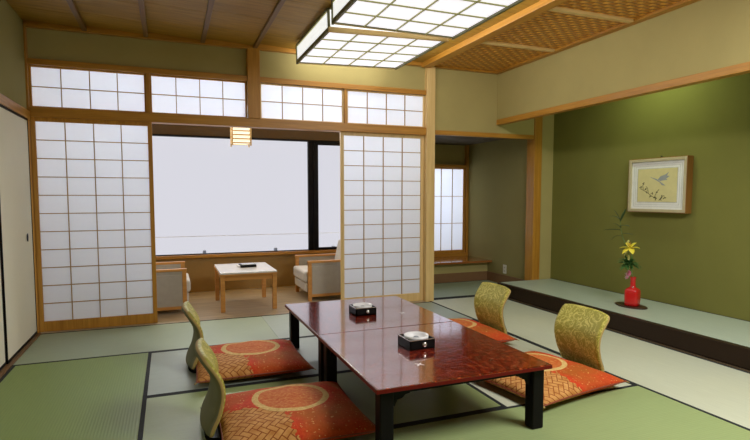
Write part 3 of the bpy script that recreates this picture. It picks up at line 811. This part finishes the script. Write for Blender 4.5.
bm = bmesh.new(); tube(bm, [P3(.02,.34), P3(.0,.44,-.02), P3(-.005,.52,-.04)], .0035, 8); obj('side_stem', bm, 'stem', t, smooth=True)
fc = Vector((-.05, .0, .545))
ax = Vector((-.55, -.25, .75)).normalized()
s1 = ax.orthogonal().normalized(); s2 = ax.cross(s1)
for k in range(6):
    a = k*PI/3+.3; d = (ax*.30+(s1*math.cos(a)+s2*math.sin(a))).normalized()
    bm = bmesh.new(); leaf(bm, fc, d, .095, .052, .25, 8); solid(obj('petal', bm, 'yellow', t, smooth=True), .002)
bm = bmesh.new()
for k in range(6):
    a = k*PI/3; e = fc+ax*.06+(s1*math.cos(a)+s2*math.sin(a))*.016
    tube(bm, [fc, e], .0012, 5); bmesh.ops.create_icosphere(bm, subdivisions=1, radius=.004, matrix=Matrix.Translation(e))
obj('stamens', bm, 'stamen', t)
for b0, e0 in (((0,.085,.56),(-.01,.055,.615)), ((0,.06,.47),(-.02,.035,.40)), ((0,.075,.51),(-.02,.09,.46))):
    bm = bmesh.new(); b0, e0 = Vector(b0), Vector(e0); tube(bm, [b0+(e0-b0)*f for f in (0,.2,.5,.8,1)], [.004,.009,.012,.009,.002], 8)
    obj('bud', bm, 'bud', t, smooth=True)
t = thing('fern_sprig', 'bushy dark green fern sprig above the vase mouth', 'foliage', (VX, VY, VZ))
random.seed(11)
bm = bmesh.new(); tube(bm, [(0,0,.20),(0,.01,.28),(-.015,.03,.38)], .004, 6); obj('stem', bm, 'stem', t)
bm = bmesh.new()
for k in range(120):
    a = random.uniform(0, 2*PI); el = random.uniform(-.3, 1.2)
    d = Vector((math.cos(a)*math.cos(el), math.sin(a)*math.cos(el), math.sin(el)*.9))
    c0 = Vector((-.02,.035,.385))+d*random.uniform(.0,.035)
    leaf(bm, c0, d, random.uniform(.06,.10), .018, .3, 4)
solid(obj('fronds', bm, 'fern', t), .001)
for i, (dx, dy, dz, mt, lb) in enumerate(((-.06,-.015,.315,'pink','deep pink blossom just above the vase mouth, upper of two'), (-.055,.012,.285,'pinkpale','pale pink blossom beside the vase mouth, lower of two'))):
    t = thing('pink_blossom', lb, 'flower', (VX, VY, VZ), 0, 'pink blossoms in the red vase')
    bm = bmesh.new(); tube(bm, [(0,0,.20), (dx*.4,dy*.4,dz-.02), (dx,dy,dz)], .0025, 6); obj('stem', bm, 'stem', t)
    for k in range(9):
        a = k*2*PI/9; bm = bmesh.new()
        leaf(bm, (dx,dy,dz), (-.6+.3*math.cos(a), math.cos(a), math.sin(a)), .036, .024, .1, 5)
        solid(obj('petal', bm, mt if k % 3 else 'pink', t, smooth=True))

# framed picture on the olive wall
t = thing('framed_picture', 'framed bird-and-flower picture in a deep wooden frame on the olive wall', 'picture', (4.47, 3.755, 1.30))
hw, hh = .328, .265
t.rotation_euler = (0, 0, 0)
F = -.075
fr = boxes((F, 0, -hw, -hw+.010, -hh, hh), (F, 0, hw-.010, hw, -hh, hh), (F, 0, -hw+.010, hw-.010, -hh, -hh+.010), (F, 0, -hw+.010, hw-.010, hh-.010, hh))
obj('frame', fr, wood('dark_picture_frame_wood', (.30,.14,.03), (.20,.085,.015), 'z', .4), t, bevel=.002)
obj('liner', boxes((F-.004, F+.03, -hw+.006, -hw+.034, -hh+.006, hh-.006), (F-.004, F+.03, hw-.034, hw-.006, -hh+.006, hh-.006),
                   (F-.004, F+.03, -hw+.034, hw-.034, -hh+.006, -hh+.034), (F-.004, F+.03, -hw+.034, hw-.034, hh-.034, hh-.006)), 'liner', t, bevel=.004)
obj('mat_board', boxes((F+.014, F+.02, -hw+.03, hw-.03, -hh+.03, hh-.03)), 'mat', t)
bm = bmesh.new()
for m_, th in ((.062, .002), (.082, .002), (.104, .004)):
    a_, b_ = hw-m_, hh-m_+.004
    for s in (-1, 1):
        box(bm, F+.0125, F+.016, s*a_-th/2, s*a_+th/2, -b_, b_); box(bm, F+.0125, F+.016, -a_, a_, s*b_-th/2, s*b_+th/2)
obj('mat_lines', bm, 'matline', t)
pw, ph = hw-.108, hh-.104
obj('painting', boxes((F+.012, F+.0155, -pw, pw, -ph, ph)), 'picture', t)
def poly(bm, pts, x=F+.0108):
    lo = [bm.verts.new((x, p, q)) for p, q in pts]; hi = [bm.verts.new((x+.0015, p, q)) for p, q in pts]
    bm.faces.new(lo); bm.faces.new(hi[::-1])
    for i in range(len(pts)): bm.faces.new((lo[i], lo[(i+1)%len(pts)], hi[(i+1)%len(pts)], hi[i]))
bm = bmesh.new()      # y runs to the left in the picture
poly(bm, [(.085,.085),(.05,.075),(.0,.06),(-.06,.02),(-.10,-.005),(-.06,.0),(-.03,.03),(.02,.055)])
poly(bm, [(-.01,.055),(-.04,.085),(-.09,.10),(-.13,.125),(-.11,.09),(-.14,.085),(-.10,.06),(-.12,.05),(-.07,.045),(-.04,.04)])
obj('painted_bird', bm, 'ink', t)
bm = bmesh.new(); random.seed(3)
for pts in ([(.19,-.03),(.12,-.06),(.06,-.10),(.0,-.13)], [(.15,-.045),(.16,.0),(.14,.03)], [(.09,-.08),(.10,-.03),(.12,-.01)], [(.02,-.12),(.0,-.07),(-.03,-.04)], [(-.03,-.15),(-.06,-.11),(-.09,-.10)]):
    for (p0, q0), (p1, q1) in zip(pts, pts[1:]):
        L = math.hypot(p1-p0, q1-q0); nx, ny = -(q1-q0)/L*.0025, (p1-p0)/L*.0025
        poly(bm, [(p0+nx,q0+ny),(p1+nx,q1+ny),(p1-nx,q1-ny),(p0-nx,q0-ny)], F+.0112)
for (cy, cz) in ((.18,-.02),(.15,.02),(.13,-.03),(.11,-.06),(.07,-.11),(.05,-.08),(.02,-.11),(-.01,-.06),(.0,-.13),(-.06,-.11),(-.09,-.12),(-.05,-.14)):
    for k in range(4):
        a = random.uniform(0, 2*PI); l = random.uniform(.012,.022)
        poly(bm, [(cy,cz),(cy+math.cos(a-.5)*l*.6,cz+math.sin(a-.5)*l*.6),(cy+math.cos(a)*l,cz+math.sin(a)*l),(cy+math.cos(a+.5)*l*.6,cz+math.sin(a+.5)*l*.6)], F+.0109)
obj('painted_branches', bm, 'inkdark', t)
bm = bmesh.new(); tube(bm, [(-.02,0,hh+.018),(-.004,0,hh+.014),(0,0,hh+.012)], .004, 8); tube(bm, [(-.02,0,hh-.004),(-.02,0,hh+.018)], .002, 6)
obj('hook', bm, 'dark', t)

# ------------------------------------------------------------------ lights
def area(name, loc, target, sx, sy, power, col=(1,1,1), spread=None):
    l = bpy.data.lights.new(name, 'AREA'); l.shape = 'RECTANGLE'; l.size = sx; l.size_y = sy; l.energy = power; l.color = col
    if spread: l.spread = spread
    o = bpy.data.objects.new(name, l); C.objects.link(o); o.location = loc
    o.rotation_euler = (Vector(target)-Vector(loc)).to_track_quat('-Z', 'Y').to_euler()
    return o
area('veranda_ceiling_light', (.8, 6.84, 2.26), (.8, 5.5, 2.26), 3.8, .20, 80, (.96,.98,1))  # unseen light added to brighten the paper screens from behind
area('room_ceiling_light', (2.6, 1.0, 2.56), (2.5, 1.6, 0), 1.2, 1.2, 118, (1,.98,.96))  # added fill out of frame to brighten the room, not a fixture
area('lamp_far_end_light', (1.69, 5.06, 2.55), (1.69, 5.4, 2.55), 1.0, .14, 2.5, (1,.99,.95))
area('lamp_side_light', (2.235, 3.9, 2.545), (3.0, 3.9, 2.30), 2.1, .13, 8, (1,.98,.93))
area('dais_light', (4.0, 3.72, 2.55), (4.3, 3.8, 0), .5, .12, 8, (.85,1,.65))
area('alcove_back_light', (3.5, 7.8, 1.5), (3.5, 7.0, 1.0), 1.6, 1.4, 30, (1,1,1))

wd = bpy.data.worlds.new('overcast_white'); S.world = wd; wd.use_nodes = True
bg = wd.node_tree.nodes['Background']; bg.inputs[0].default_value = (.92,.915,1.0,1); bg.inputs[1].default_value = .76

# ------------------------------------------------------------------ camera
cam = bpy.data.cameras.new('camera'); co = bpy.data.objects.new('camera', cam); C.objects.link(co)
yaw, pitch, f_px, cy_px = .374234846, .0704391105, 524.80162, 232.65378
co.location = (0, 0, 1.2)
co.rotation_euler = (PI/2-pitch, 0, -yaw)
cam.sensor_width = 36; cam.lens = f_px*36/750; cam.shift_y = (cy_px-220)/750
cam.clip_start = .05; cam.clip_end = 200
S.camera = co
S.view_settings.view_transform = 'Standard'; S.view_settings.look = 'None'
S.view_settings.exposure = 0; S.view_settings.gamma = 1; S.view_settings.use_curve_mapping = False
S.cycles.use_denoising = True
S.cycles.max_bounces = 10
